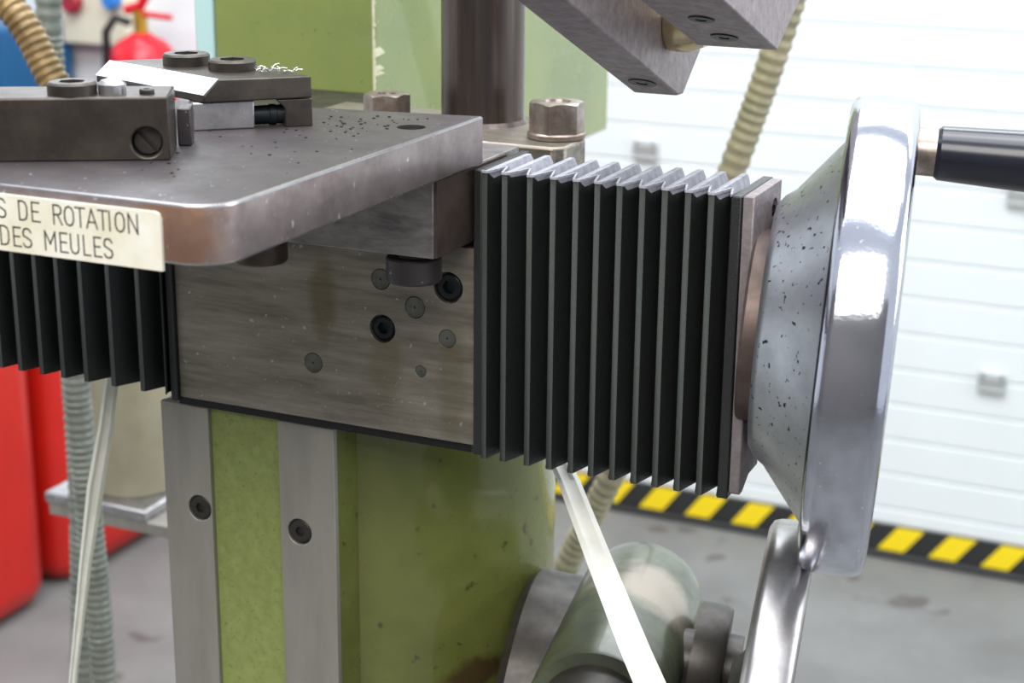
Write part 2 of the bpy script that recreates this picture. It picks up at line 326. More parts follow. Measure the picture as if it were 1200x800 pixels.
# ------------------------------------------------------------------ saddle block
t = thing('saddle_block', 'scored steel saddle block with socket screws and dowel pins below the plate', 'machine block', (-0.068, 0.0275, 0))
sb = obj('body', G().box(-0.1356, 0.0018, 0, 0.055, 0, 0.0788), M['face'], t, bevel=0.0006)
obj('saddle_shadow', G().box(-0.1385, -0.0012, 0.003, 0.052, -0.0044, -0.0001), M['hole'], t)  # black slab painting the shadow gap below the saddle
obj('end_strip', G().box(-0.1390, -0.1358, -0.002, 0.05, -0.0015, 0.105), M['rubber'], t, bevel=0.0004)
scr = [(448, 385, 'cap', 0.0057), (525, 337, 'cap', 0.0062), (446, 327, 'pin', 0.0042), (486, 360, 'pin', 0.0044), (524, 397, 'pin', 0.0037), (367, 425, 'pin', 0.0042), (493, 435, 'pin', 0.0024)]
cg = [(at(px, py, 'Y', 0), k, r) for px, py, k, r in scr]
for c, k, r in cg:
    cut(sb, G().cyl((c.x, -0.002, c.z), Y, r * 1.0 if k == 'cap' else r, 0.006))
for c, k, r in cg:
    if k == 'cap': obj('socket_screw', G().socket((c.x, 0.0041, c.z), -Y, r * 0.86, 0.0034, r * 0.46, 0.0024), M['black'], t)
    else: obj('dowel_pin', G().lathe((c.x, 0.0039, c.z), -Y, [(0, r * .985), (0.0034, r * .985), (0.0038, r * .93), (0.0038, r * .12), (0.0032, r * .1)], 24), M['pin'], t)
# ------------------------------------------------------------------ swivel block and round nuts
t = thing('swivel_block', 'grey steel swivel block between the top plate and the saddle block', 'machine block', (-0.06, 0.0, 0.0815))
XS = -0.0005
obj('body', G().box(-0.135, XS, -0.031, 0.045, 0.0815, 0.1105), M['swivel'], t, bevel=0.0005)
obj('end_face', G().box(XS + 0.0001, XS + 0.0012, -0.0305, 0.03, 0.0819, 0.1100), M['brown'], t, label='rust brown side plate of the block')
for px, nm, lab in ((485, 'round_nut', 'steel disc hanging under the swivel block, in front of the socket screws'), (306, 'round_nut', 'brown disc under the plate corner, left of the other one, mostly hidden')):
    c = at(px, 300, 'Y', -0.0185)
    n_ = obj(nm, G().lathe((c.x, -0.0185, 0.0692 if px > 400 else 0.0692), Z, [(0, 0.0098), (0.0008, 0.0104), (0.0088, 0.0104), (0.0094, 0.0098), (0.0094, 0.006), (0.0123, 0.006)], 40), M['plate'] if px > 400 else M['brown'])
    tag(n_, lab, 'disc')
# ------------------------------------------------------------------ table plate with label
t = thing('table_plate', 'thick dark steel plate with worn bright edge, bolt hole and rounded corner', 'machine plate', (-0.09, -0.085, 0.111))
zt0, zt1 = 0.111, 0.1288; xr, yf = 0.0032, -0.1735
rc = 0.0125; pts = []
for i in range(9):
    a = -math.pi / 2 + (math.pi / 2) * i / 8; pts.append((xr - rc + rc * math.cos(a), yf + rc + rc * math.sin(a), zt0))
pts += [(xr, 0.0035, zt0), (-0.066, -0.0085, zt0), (-0.235, -0.037, zt0), (-0.235, yf, zt0)]
pl = obj('plate_body', G().prism(pts, (0, 0, zt1 - zt0)), M['plate'], t, bevel=0.0009, loc=(-0.09, -0.085, 0.111))
hc = at(482, 149, 'Z', zt1)
pl.data.materials.append(M['bright']); pl.data.materials.append(M['plate_side'])
for p_ in pl.data.polygons:
    if abs(p_.normal.z) < 0.5: p_.material_index = 2
for md in pl.modifiers: md.material = 1
cut(pl, G().cyl((hc.x, hc.y, zt0 - 0.01), Z, 0.0052, 0.04), True)
obj('hole_shade', G().cyl((hc.x, hc.y, zt0 + 0.0002), Z, 0.0051, 0.012), M['hole'], t)  # black plug painting the shade inside the bolt hole
yl = yf - 0.0012
a = at(187, 247, 'Y', yl); zl1 = at(187, 249, 'Y', yl).z; zl0 = at(190, 318, 'Y', yl).z
lab = obj('label_plate', G().prism([(-0.18, yl, zl0), (a.x, yl, zl0), (a.x, yl, zl1 - 0.002), (a.x - 0.0006, yl, zl1 - 0.0006), (a.x - 0.002, yl, zl1), (-0.18, yl, zl1)], (0, 0.0011, 0)), M['label'], t, label='ivory engraved plate reading SENS DE ROTATION DES MEULES')
FONT = {'S': [[(.95, .82), (.75, .97), (.5, 1), (.2, .95), (.05, .78), (.1, .6), (.5, .5), (.9, .38), (.97, .2), (.8, .05), (.5, 0), (.2, .04), (.03, .18)]],
 'E': [[(.95, 1), (.05, 1), (.05, 0), (.97, 0)], [(.05, .52), (.8, .52)]], 'N': [[(.05, 0), (.05, 1), (.95, 0), (.95, 1)]],
 'D': [[(.05, 0), (.05, 1), (.5, 1), (.8, .92), (.95, .7), (.95, .3), (.8, .08), (.5, 0), (.05, 0)]],
 'R': [[(.05, 0), (.05, 1), (.6, 1), (.88, .9), (.93, .74), (.85, .58), (.6, .5), (.05, .5)], [(.5, .5), (.97, 0)]],
 'O': [[(.5, 1), (.2, .92), (.04, .7), (.04, .3), (.2, .08), (.5, 0), (.8, .08), (.96, .3), (.96, .7), (.8, .92), (.5, 1)]],
 'T': [[(0, 1), (1, 1)], [(.5, 1), (.5, 0)]], 'A': [[(.02, 0), (.5, 1), (.98, 0)], [(.17, .32), (.83, .32)]], 'I': [[(.5, 0), (.5, 1)]],
 'M': [[(.03, 0), (.03, 1), (.5, .35), (.97, 1), (.97, 0)]], 'U': [[(.05, 1), (.05, .25), (.2, .06), (.5, 0), (.8, .06), (.95, .25), (.95, 1)]], 'L': [[(.07, 1), (.07, 0), (.95, 0)]]}
def letter(ch, x0, x1, z0, h, par, th=0.00052):
    g = G(); y = yl - 0.00003; wd = x1 - x0
    for ln in FONT[ch]:
        for (u0, v0), (u1, v1) in zip(ln[:-1], ln[1:]):
            p = Vector((x0 + u0 * wd, y, z0 + v0 * h)); q = Vector((x0 + u1 * wd, y, z0 + v1 * h)); d = (q - p).normalized(); nn = Vector((d.z, 0, -d.x)) * th / 2; e = d * th / 2
            g.prism([p - e - nn, p - e + nn, q + e + nn, q + e - nn], (0, 0.0003, 0))
    obj('letter', g, M['ink'], par)
def lx(px, py): return at(px, py, 'Y', yl).x
b1 = at(156, 273.5, 'Y', yl).z; h1 = at(156, 251, 'Y', yl).z - b1
for ch, a0, a1 in (('S', -58, -47), ('E', -40, -30), ('N', -24, -13), ('S', -2, 8), ('D', 23, 33), ('E', 38, 47.5), ('R', 63, 73), ('O', 76, 87), ('T', 89, 100), ('A', 101.5, 114), ('T', 115.5, 126), ('I', 126, 131), ('O', 135, 146), ('N', 150, 161.5)):
    letter(ch, lx(a0, 262), lx(a1, 262), b1, h1, lab)
b2 = at(128, 302.3, 'Y', yl).z; h2 = at(128, 280, 'Y', yl).z - b2
for ch, a0, a1 in (('D', 2, 12), ('E', 17, 26), ('S', 28, 38), ('M', 53.5, 66), ('E', 71, 80), ('U', 83, 93), ('L', 98, 106.5), ('E', 110.5, 119), ('S', 122, 132)):
    letter(ch, lx(a0, 293), lx(a1, 293), b2, h2, lab)
# ------------------------------------------------------------------ bellows
def bellows(name, label, xr_, y0, y1, z0, z1, dep, ridge=0.0022, cat='bellows'):
    t = thing(name, label, cat, ((xr_[0] + xr_[-1]) / 2, (y0 + y1) / 2, z0), 'bellows on the slide')
    c = 0.0035
    def loop(x, i):
        a0, a1, b0, b1 = y0 + i, y1 - i, z0 + i, z1 - i * 0.8; k = c
        return [(x, a0 + k * .2 + i * .1, b0), (x, a1 - k, b0), (x, a1, b0 + k), (x, a1, b1 - k), (x, a1 - k, b1), (x, a0 + k * .2 + i * .1, b1), (x, a0, z1), (x, a0, z0)]
    for i in range(len(xr_) - 1):
        a, b = xr_[i], xr_[i + 1]; wob = random.uniform(-0.0004, 0.0006)
        m_ = (a + ridge + b) / 2
        g = G().loft([loop(a, 0), loop(a + ridge, 0), loop(m_, dep + wob), loop(b, 0.0003)], cap=False)
        o = obj('fold', g, M['rubber'], t, sharp=25)
        o.data.materials.append(M['ridge']); o.data.materials.append(M['lit_top'])
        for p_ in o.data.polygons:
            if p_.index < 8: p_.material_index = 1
            if p_.index % 8 in (3, 4, 5) and p_.index < 24: p_.material_index = 2  # upward faces carry the top light in their colour
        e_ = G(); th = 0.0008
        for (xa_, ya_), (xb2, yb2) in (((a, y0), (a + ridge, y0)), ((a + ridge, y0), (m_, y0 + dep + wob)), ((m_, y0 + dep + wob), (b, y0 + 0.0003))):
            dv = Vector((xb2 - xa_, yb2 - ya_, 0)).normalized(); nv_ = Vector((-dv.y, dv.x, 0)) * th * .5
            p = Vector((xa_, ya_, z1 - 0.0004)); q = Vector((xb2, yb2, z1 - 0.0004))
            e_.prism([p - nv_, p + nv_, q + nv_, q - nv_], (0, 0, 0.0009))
        obj('welted_edge', e_, M['lit_top'], o, label='cut edge of the fold with top light painted on')
        s = o.modifiers.new('thick', 'SOLIDIFY'); s.thickness = 0.0006; s.offset = -1
    return t
xb = [0.0061, 0.0142, 0.0243, 0.0335, 0.0424, 0.0507, 0.0592, 0.0678, 0.0762, 0.0848, 0.0933, 0.1015]
bt = bellows('bellows', 'black pleated bellows between the saddle block and the handwheel', xb, -0.004, 0.040, -0.0031, 0.1096, 0.0125)
obj('end_flange', G().box(0.0027, 0.0061, -0.004, 0.040, -0.0022, 0.1100), M['rubber'], bt, bevel=0.0005)
obj('end_flange', G().box(0.1015, 0.1054, -0.004, 0.036, -0.0031, 0.1095), M['rubber'], bt, bevel=0.0006)
pts = [(0.1058, -0.004, 0.0005), (0.1058, -0.0030, -0.001), (0.1058, 0.0005, -0.0008), (0.1058, 0.020, 0.0105), (0.1058, 0.0315, 0.020), (0.1058, 0.0315, 0.1098), (0.1058, -0.004, 0.1098)]
ep = obj('end_plate', G().prism(pts, (0.0040, 0, 0)), M['cast_bar'], bt, bevel=0.0005, label='grey steel end plate')
c = at(908, 244, 'X', 0.1098); cut(ep, G().cyl((0.108, c.y, c.z), X, 0.0035, 0.004))
obj('socket_screw', G().socket((0.1081, c.y, c.z), X, 0.0031, 0.0014, 0.0014, 0.001), M['black'], ep)
xl = [-0.2500, -0.2390, -0.2285, -0.2177, -0.2060, -0.1945, -0.1822, -0.1679, -0.1529, -0.1405]
bl = bellows('bellows', 'black pleated bellows hanging below the ivory label, left of the saddle block', xl, -0.004, 0.040, 0.0012, 0.1055, 0.0125)
# ------------------------------------------------------------------ handwheels
def wheel(name, label, c, n, R, zs, mm='chrome'):
    n = Vector(n).normalized(); c = Vector(c)
    t = thing(name, label, 'handwheel', c, 'handwheels on the right')
    w_ = 0.0113 * zs
    rim = [(-w_, R - 0.010), (-w_ - 0.0004, R - 0.004), (-w_ + 0.0010, R - 0.0012), (-w_ + 0.0036, R - 0.0002), (0, R + 0.0004), (w_ - 0.0036, R - 0.0002), (w_ - 0.0010, R - 0.0012), (w_ + 0.0004, R - 0.004), (w_ - 0.001, R - 0.008), (-w_ + 0.004, R - 0.010)]
    e1, e2 = frame(n); N = 96
    loops = [[c + n * tt + (e1 * math.cos(a) + e2 * math.sin(a)) * r for a in [2 * math.pi * i / N for i in range(N)]] for tt, r in rim + [rim[0]]]
    obj('rim', G().loft(loops, cap=False), M[mm], t, sharp=60)
    return t, n
WC = Vector((0.1443, 0.0180, 0.0582)); WN = Vector((0.9807, 0.1895, -0.0478)).normalized(); WR = 0.0852
t, n = wheel('handwheel', 'large polished handwheel with pitted conical hub, beside the black bellows', WC, WN, WR, 1.0)
hubp = [(-0.0335, 0.020), (-0.0335, 0.044), (-0.031, 0.0475), (-0.0275, 0.0500), (-0.010, 0.0715), (-0.009, 0.0735), (-0.005, 0.0735), (-0.006, 0.069), (-0.025, 0.045), (-0.028, 0.022)]
e1, e2 = frame(n)
loops = [[WC + n * tt + (e1 * math.cos(a) + e2 * math.sin(a)) * r for a in [2 * math.pi * i / 72 for i in range(72)]] for tt, r in hubp]
obj('hub', G().loft(loops), M['cast'], t, sharp=50)
obj('collar', G().lathe(WC + n * -0.0395, n, [(0, 0.034), (0.001, 0.035), (0.0058, 0.035)], 64), M['brown'], t, label='brown steel collar')
hp = at(1083, 181, 'Y', 0.0) ; 
d_ = Vector((_r * ((1072 - 600) / FPX) - _u * ((180 - 400) / FPX) + _f)); s_ = ((WC + n * 0.0125) - CAM).dot(n) / d_.dot(n)
HP = WC + n * 0.009 + Z * 0.0685
# the knob stands on the rim's right face, on the visible (near) upper part
HP = HP - (frame(n)[0] * 0.0)
obj('handle_neck', G().cyl(HP, n, 0.0082, 0.019, 24), M['bolt'], t, label='bare steel neck')
obj('handle_grip', G().lathe(HP + n * 0.0120, n, [(0, 0.006), (0.0006, 0.0082), (0.002, 0.0093), (0.03, 0.0104), (0.075, 0.0108), (0.085, 0.009), (0.088, 0.005)], 40), M['plastic'], t, label='black plastic grip')
n2 = Vector((0.976, 0.1919, -0.1032)).normalized(); WC2 = CAM + (_r * ((889 - 600) / FPX) - _u * ((851 - 400) / FPX) + _f).normalized() * 0.665
t, n = wheel('handwheel', 'second steel handwheel low at the bottom edge of the photo', WC2, n2, WR * 0.93, 0.76, 'steel_rim')
hub2 = [(-0.014, 0.008), (-0.014, 0.022), (-0.008, 0.030), (-0.005, 0.0695), (0.001, 0.0695), (0.0, 0.06), (-0.004, 0.02)]
e1, e2 = frame(n)
loops = [[WC2 + n * tt + (e1 * math.cos(a) + e2 * math.sin(a)) * r for a in [2 * math.pi * i / 64 for i in range(64)]] for tt, r in hub2]
obj('hub', G().loft(loops), M['dark'], t, sharp=50)
# ------------------------------------------------------------------ lower gearbox behind
t = thing('gearbox', 'worn green cylindrical gearbox housing with steel flanges, behind the white strap', 'gearbox', (0.03, 0.08, -0.16))
def rayd(px, py): return (_r * ((px - 600) / FPX) - _u * ((py - 400) / FPX) + _f).normalized()
def pp(px, py, dist): return CAM + rayd(px, py) * dist
dA = rayd(1110, -185)
e = pp(757, 690, 0.79)
obj('housing', G().lathe(e - dA * 0.122, dA, [(0, 0.0275), (0.003, 0.0282), (0.105, 0.0282), (0.114, 0.0268), (0.120, 0.0228), (0.122, 0.018)], 56), stain(M['housing'], (158, 146, 134), (0.012, 0.012, 0.052), (0.03, 0.02, 0.018), 0.8, 90, 0.5), t)
obj('front_cap', G().lathe(e - dA * 0.150, dA, [(0, 0.018), (0.004, 0.0225), (0.0275, 0.0225)], 48), M['dark'], t)
s = pp(838, 782, 0.735)
obj('flange', G().lathe(s - n2 * 0.010, n2, [(0, 0.027), (0.011, 0.027), (0.0135, 0.0255), (0.0138, 0.015)], 48), M['dark'], t)
obj('cross_shaft', G().lathe(s - n2 * 0.06, n2, [(0, 0.014), (0.058, 0.014), (0.060, 0.0155), (0.070, 0.0155)], 40), M['dark'], t)
q = pp(650, 815, 0.79)
obj('side_disc', G().lathe(q - n2 * 0.020, n2, [(0, 0.052), (0.004, 0.056), (0.032, 0.056), (0.034, 0.053)], 64), M['dark'], t)
# ------------------------------------------------------------------ bracket, spindle, bolts behind the plate
ZB = 0.1065
t = thing('support_bracket', 'dark steel bracket carrying the vertical shaft behind the bellows', 'bracket', (-0.05, 0.1, -0.006))
bx = 0.0085; by = 0.068
obj('body', G().prism([(-0.13, by, -0.006), (bx - 0.004, by, -0.006), (bx, by + 0.004, -0.006), (bx, 0.094, -0.006), (bx - 0.006, 0.1, -0.006), (-0.02, 0.135, -0.006), (-0.13, 0.135, -0.006)], (0, 0, ZB + 0.006)), M['ground'], t, bevel=0.0012)
obj('back_arm', G().box(-0.2, -0.131, 0.072, 0.1995, 0.03, 0.1), M['dark'], t)
nb = at(652, 161, 'Z', ZB)
t2 = thing('hex_bolt', 'large hexagon bolt with washer on the bracket behind the bellows', 'bolt', (nb.x, nb.y, ZB))
obj('washer', G().lathe((nb.x, nb.y, ZB), Z, [(0, 0.0118), (0.0004, 0.0124), (0.0022, 0.0124), (0.0028, 0.0116)], 40), M['bolt'], t2)
obj('head', G().hexnut((nb.x, nb.y, ZB + 0.0028), Z, 0.0122, 0.0125, hole=0.0058, rot=math.radians(35)), M['bolt'], t2)
b2_ = at(453.5, 134, 'Z', 0.1115)
obj('lock', G().cyl((b2_.x, b2_.y, ZB), Z, 0.006, 0.005), M['dark'])
tag(bpy.data.objects['lock'], 'short dark stud under the hexagon nut behind the plate', 'stud'); bpy.data.objects['lock'].name = 'threaded_stud'
tag(obj('hex_nut', G().hexnut((b2_.x, b2_.y, 0.1115), Z, 0.0102, 0.0092, hole=0.004, rot=math.radians(22)), M['bolt']), 'small hexagon nut just above the back edge of the dark plate', 'nut')
a = at(508, 130, 'Y', 0.105); b = at(598, 130, 'Y', 0.105); rs = (b.x - a.x) / 2 * 0.985
sh = obj('vertical_shaft', G().lathe(((a.x + b.x) / 2 + 0.002, 0.1125, ZB), Z, [(0, rs + 0.0015), (0.002, rs), (0.42, rs), (0.425, rs - 0.002)], 56), M['shaft'])
tag(sh, 'thick brown steel vertical shaft in front of the green machine head', 'shaft')
# upper green head
t = thing('machine_head', 'green painted machine head with chipped vertical corner behind the shaft', 'machine housing', (-0.2, 0.36, 0.03))
hb_ = obj('head_body', G().box(-0.2453, -0.1491, 0.2, 0.5363, 0.03, 0.62), M['olive'], t, bevel=0.0015)
obj('edge_strip', G().box(-0.2576, -0.2456, 0.2, 0.53, 0.03, 0.62), M['pale'], t, bevel=0.001, label='pale blue edge strip')
# chipped paint along the corner
g = G(); rr = random.Random(3); z_ = 0.085
while z_ < 0.24:
    h = rr.uniform(0.002, 0.006); wd = rr.uniform(0.0002, 0.0006) + (0.0032 if (0.106 < z_ < 0.112 or 0.117 < z_ < 0.122) else 0)
    g.prism([(-0.1510, 0.1996, z_), (-0.1490, 0.1996, z_), (-0.1487, 0.1996 + wd * 2, z_), (-0.1487, 0.1996 + wd * 3.2, z_ + h * .5), (-0.1487, 0.1996 + wd * 1.6, z_ + h), (-0.1490, 0.1996, z_ + h), (-0.1507, 0.1996, z_ + h)], (0, 0, 0)) if False else None
    y0_ = 0.1994
    g.add([(-0.1502, y0_, z_), (-0.1489, y0_, z_), (-0.1489, y0_ + wd * 3, z_ + h * .3), (-0.1489, y0_ + wd * 1.7, z_ + h), (-0.1489, y0_, z_ + h), (-0.1501, y0_, z_ + h),
           (-0.1502, 0.2008, z_), (-0.1498, 0.2008, z_), (-0.1498, y0_ + wd * 3, z_ + h * .3), (-0.1498, y0_ + wd * 1.7, z_ + h), (-0.1498, 0.2008, z_ + h), (-0.1501, 0.2008, z_ + h)],
          [(0, 1, 4, 5), (1, 2, 3, 4), (7, 6, 11, 10), (8, 7, 10, 9), (0, 6, 7, 1), (1, 7, 8, 2), (2, 8, 9, 3), (3, 9, 10, 4), (4, 10, 11, 5), (5, 11, 6, 0)])
    z_ += h * rr.uniform(0.9, 1.05)
obj('chipped_edge', g, M['chip'], t)
# ------------------------------------------------------------------ clamps on the plate
ZP = zt1
t = thing('clamp_bar', 'long dark steel clamp bar above the label, with slotted screw in a round hole', 'clamp', (-0.09, -0.12, ZP))
A = at(200, 188, 'Z', ZP); A = Vector((A.x, A.y, ZP)); dl = Vector((-0.0462, -0.0266, 0)).normalized(); db = Vector((-dl.y, dl.x, 0)) * -1
if db.y < 0: db = -db
H1 = 0.0202
cb = obj('bar', G().prism([A, A + dl * 0.12, A + dl * 0.12 + db * 0.0245, A + db * 0.0245], (0, 0, H1)), M['clamp'], t, bevel=0.0006)
# hole in the front face: intersect the ray with that face
nf = Vector((dl.y, -dl.x, 0)); 
if nf.y > 0: nf = -nf
def onface(px, py, p0, nn):
    r = _r * ((px - 600) / FPX) - _u * ((py - 400) / FPX) + _f; return CAM + r * ((p0 - CAM).dot(nn) / r.dot(nn))
c = onface(172, 167, A, nf); cut(cb, G().cyl(c + nf * 0.002, -nf, 0.0048, 0.011))
gs = G().cyl(c - nf * 0.0088, nf, 0.0046, 0.0052, 28, 0.0004)
ss = obj('slotted_screw', gs, M['dark'], t)
sd = (Z + dl * 0.9).normalized(); wv = nf.cross(sd).normalized()
cs = c - nf * 0.0030
cut(ss, G().prism([cs + sd * 0.006 + wv * 0.0006, cs - sd * 0.006 + wv * 0.0006, cs - sd * 0.006 - wv * 0.0006, cs + sd * 0.006 - wv * 0.0006], -nf * 0.002))
ZT = ZP + H1
def cap(px, py, z, r, h, label, m='clamp'):
    c = at(px, py, 'Z', z + h); c = Vector((c.x, c.y, z))
    o = obj('cap_screw', G().socket(c, Z, r, h, r * 0.56, h * 0.8, ch=0.0007), M[m]); return tag(o, label, 'screw', 'round cap screws on the clamps')
cap(84, 95, ZT, 0.0078, 0.0040, 'round socket screw head on the left end of the long dark clamp bar')
c = at(131, 98, 'Z', ZT + 0.003)
tag(obj('domed_nut', G().lathe((c.x, c.y, ZT), Z, [(0, 0.0044), (0.0030, 0.0044), (0.0042, 0.0034), (0.0047, 0.0015)], 24), M['bright']), 'small domed bright screw head between two others on the clamp bar', 'screw')
c = at(172, 106, 'Z', ZT + 0.001)
tag(obj('grub_screw', G().socket((c.x, c.y, ZT), Z, 0.0024, 0.0016, 0.0012, 0.001, ch=0.0003), M['dark']), 'tiny grub screw near the corner of the long clamp bar', 'screw')
# second clamp
t = thing('bridge_clamp', 'dark bridge clamp with bright sloping side at the back of the plate', 'clamp', (-0.08, -0.04, ZP))
zc = 0.1465; zu = 0.1388; dz_ = 0.0052
T = lambda px, py, z: Vector(at(px, py, 'Z', z))
tA, tB, tC, tD, tE = T(365, 89, zc), T(256, 93, zc), T(129, 71, zc), T(192, 68.5, zc), T(250, 71, zc)
tF = T(338, 83.5, zc)
bB, bC = T(242, 112, zc - dz_), T(118, 87, zc - dz_)
en = Vector((tC.y - tB.y, -(tC.x - tB.x), 0)).normalized(); en = en if en.y < 0 else -en
bB = tB + en * 0.0046 + (tB - tA).normalized() * 0.0016; bC = tC + en * 0.0046 + Vector((-0.002, 0, 0)); bB.z = bC.z = zc - dz_
top = [tA, tB, tC, tD, tF]
mid = [Vector((tA.x, tA.y, zc - dz_)), bB, bC, Vector((tD.x, tD.y, zc - dz_)), Vector((tF.x, tF.y, zc - dz_))]
bot = [Vector((p.x, p.y, zu)) for p in mid]
obj('bridge', G().loft([bot, mid, top]), M['clamp'], t, bevel=0.0005)
up_ = Vector((0, 0, 1)).cross(tC - tB).normalized(); fn = (tC - tB).cross(bB - tB).normalized(); fn = fn if fn.z > 0 else -fn
q_ = [tB + fn * 0.0001, tC + fn * 0.0001, bC + fn * 0.0001, bB + fn * 0.0001]
obj('lit_chamfer', G().prism(q_, fn * 0.0002), M['chamfer_glare'], t, label='chamfer with overhead reflection painted on')
dL = (tB - tA).normalized(); dB2 = Vector((dL.y, -dL.x, 0)); dB2 = dB2 if dB2.y > 0 else -dB2
lw = 0.0125
L0 = Vector((tA.x, tA.y, ZP))
obj('foot', G().prism([L0, L0 + dL * (lw - 0.0028), L0 + dL * (lw - 0.0028) + Z * 0.0068, L0 + dL * lw + Z * 0.0097, L0 + Z * 0.0097], dB2 * 0.012), M['clamp'], t, bevel=0.0003)
fb = G().prism([tC + Vector((0.003, 0.001, ZP - zc)), tC + Vector((0.014, 0.004, ZP - zc)), tC + Vector((0.014, -0.006, ZP - zc)), tC + Vector((0.004, -0.003, ZP - zc))], (0, 0, zu - ZP))
obj('foot', fb, M['clamp'], t)
pc = L0 + dL * 0.010 + dB2 * 0.006 + Z * 0.0038
obj('clamping_rod', G().lathe(pc - dL * 0.006, dL, [(0, 0.0034), (0.008, 0.0034), (0.0082, 0.0037), (0.0105, 0.0037), (0.0107, 0.0034), (0.024, 0.0034)], 24), M['black'], t, label='black round rod')
K = L0 + dL * 0.0205
tag(obj('jaw_block', G().prism([K + dB2 * 0.0005, K + dL * 0.0215 + dB2 * 0.0005, K + dL * 0.0215 + dB2 * 0.010, K + dB2 * 0.010], (0, 0, zu - ZP - 0.0002)), M['bright'], bevel=0.0005), 'light grey steel block tucked under the back clamp', 'block')
J = T(225, 171, ZP)
tag(obj('spacer_block', G().prism([J, J + dl * 0.0045, J + dl * 0.0045 + db * 0.011, J + db * 0.011], (0, 0, 0.0125)), M['plate'], bevel=0.0005), 'narrow dark spacer between the clamp bar and the light grey block', 'block')
cap(218, 62, zc, 0.0086, 0.0042, 'round socket screw head farther left on the back clamp')
cap(272, 69, zc, 0.0086, 0.0038, 'round socket screw head nearer the right end of the back clamp')
rr = random.Random(5)
g = G()
for k in range(26):
    c = T(rr.uniform(300, 345), rr.uniform(80, 86), zc) ; a_ = rr.uniform(0, 3.14); l_ = rr.uniform(0.001, 0.0035); dv = Vector((math.cos(a_), math.sin(a_), rr.uniform(-.1, .4))) * l_
    g.tube([c + Z * 0.0003, c + dv * .5 + Z * rr.uniform(0.0004, 0.0012), c + dv + Z * 0.0004], 0.00018, 4)
o = obj('metal_swarf', g, M['bright']); tag(o, 'curly metal shavings on the right end of the back clamp', 'swarf'); o['kind'] = 'stuff'
g = G()
for k in range(90):
    c = T(rr.gauss(425, 30), rr.gauss(143, 5), ZP) if k < 45 else T(rr.uniform(130, 440), rr.uniform(150, 215), ZP)
    if (c.x > xr - 0.004) or c.y < yf + 0.005 or c.y > -0.012: continue
    r_ = rr.uniform(0.00015, 0.00045); g.box(c.x - r_, c.x + r_, c.y - r_, c.y + r_, ZP, ZP + r_)
o = obj('metal_grit', g, M['dark']); tag(o, 'dark grains of metal grit scattered on the plate', 'grit'); o['kind'] = 'stuff'
# ------------------------------------------------------------------ tool holder, upper right
xa = 0.060
def FX(px, py, x): return Vector(at(px, py, 'X', x))
t = thing('tool_holder', 'grey steel arm tilted downwards, hanging in front of the green head', 'arm', (0.05, 0.04, 0.134))
p1, p2, p3, p4 = FX(665, 2, xa), FX(795, 112, xa), FX(801, 110, xa), FX(822, 57, xa)
u = (p1 - p2).normalized(); far = 0.11
low = p2; wv = p4 - p3
pA = [low, p3, p4, FX(816, 50, xa), FX(816, 50, xa) + u * far * 1.3, low + u * far * 1.3 + u * 0.01]
obj('bar', G().prism(pA, (-0.0185, 0, 0)), M['cast_bar'], t, bevel=0.0008)
cu = FX(772, 91, xa) 
uu = (p2 - p1).normalized(); nu = Vector((0, uu.z, -uu.y)); nu = nu if nu.z < 0 else -nu
cc = low - uu * 0.018 + Vector((-0.009, 0, 0))
obj('socket_screw', G().socket(cc - nu * 0.0005, nu, 0.0055, 0.0009, 0.0025, 0.0007, ch=0.0002), M['black'], t)
xb_ = 0.1045
t2 = thing('tool_block', 'grey steel block with pointed lower corner, right of the tilted arm', 'block', (0.09, 0.05, 0.155))
q1, q2, q3 = FX(847, 0, xb_), FX(911, 59, xb_), FX(937, 2, xb_)
u2 = (q1 - q2).normalized(); v2 = (q3 - q2).normalized()
obj('body', G().prism([q2, q2 + v2 * 0.075, q2 + v2 * 0.075 + u2 * 0.11, q2 + u2 * 0.11], (-0.0300, 0, 0)), M['cast_bar'], t2, bevel=0.0006)
nv = Vector((0, u2.z, -u2.y)); nv = nv if nv.z < 0 else -nv
# screws on the underside
def onunder(px, py): return onface(px, py, q2, nv)
c = onunder(849, 43); obj('socket_screw', G().socket(c - nv * 0.0003, nv, 0.0050, 0.0008, 0.0022, 0.0006, ch=0.0002), M['black'], t2)
c = onunder(822, 22); obj('socket_screw', G().socket(c - nv * 0.0003, nv, 0.0046, 0.0008, 0.0022, 0.0006, ch=0.0002), M['black'], t2)
c0 = FX(792, 26, 0.062); 
pn = obj('pivot_pin', G().lathe((xa + 0.0003, c0.y, c0.z), X, [(0, 0.0105), (0.003, 0.0108), (0.0075, 0.0108), (0.0135, 0.0085), (xb_ - 0.030 - xa - 0.0006, 0.0085)], 40), M['brass'])
tag(pn, 'shiny round pivot pin joining the tilted arm and the block', 'pin')
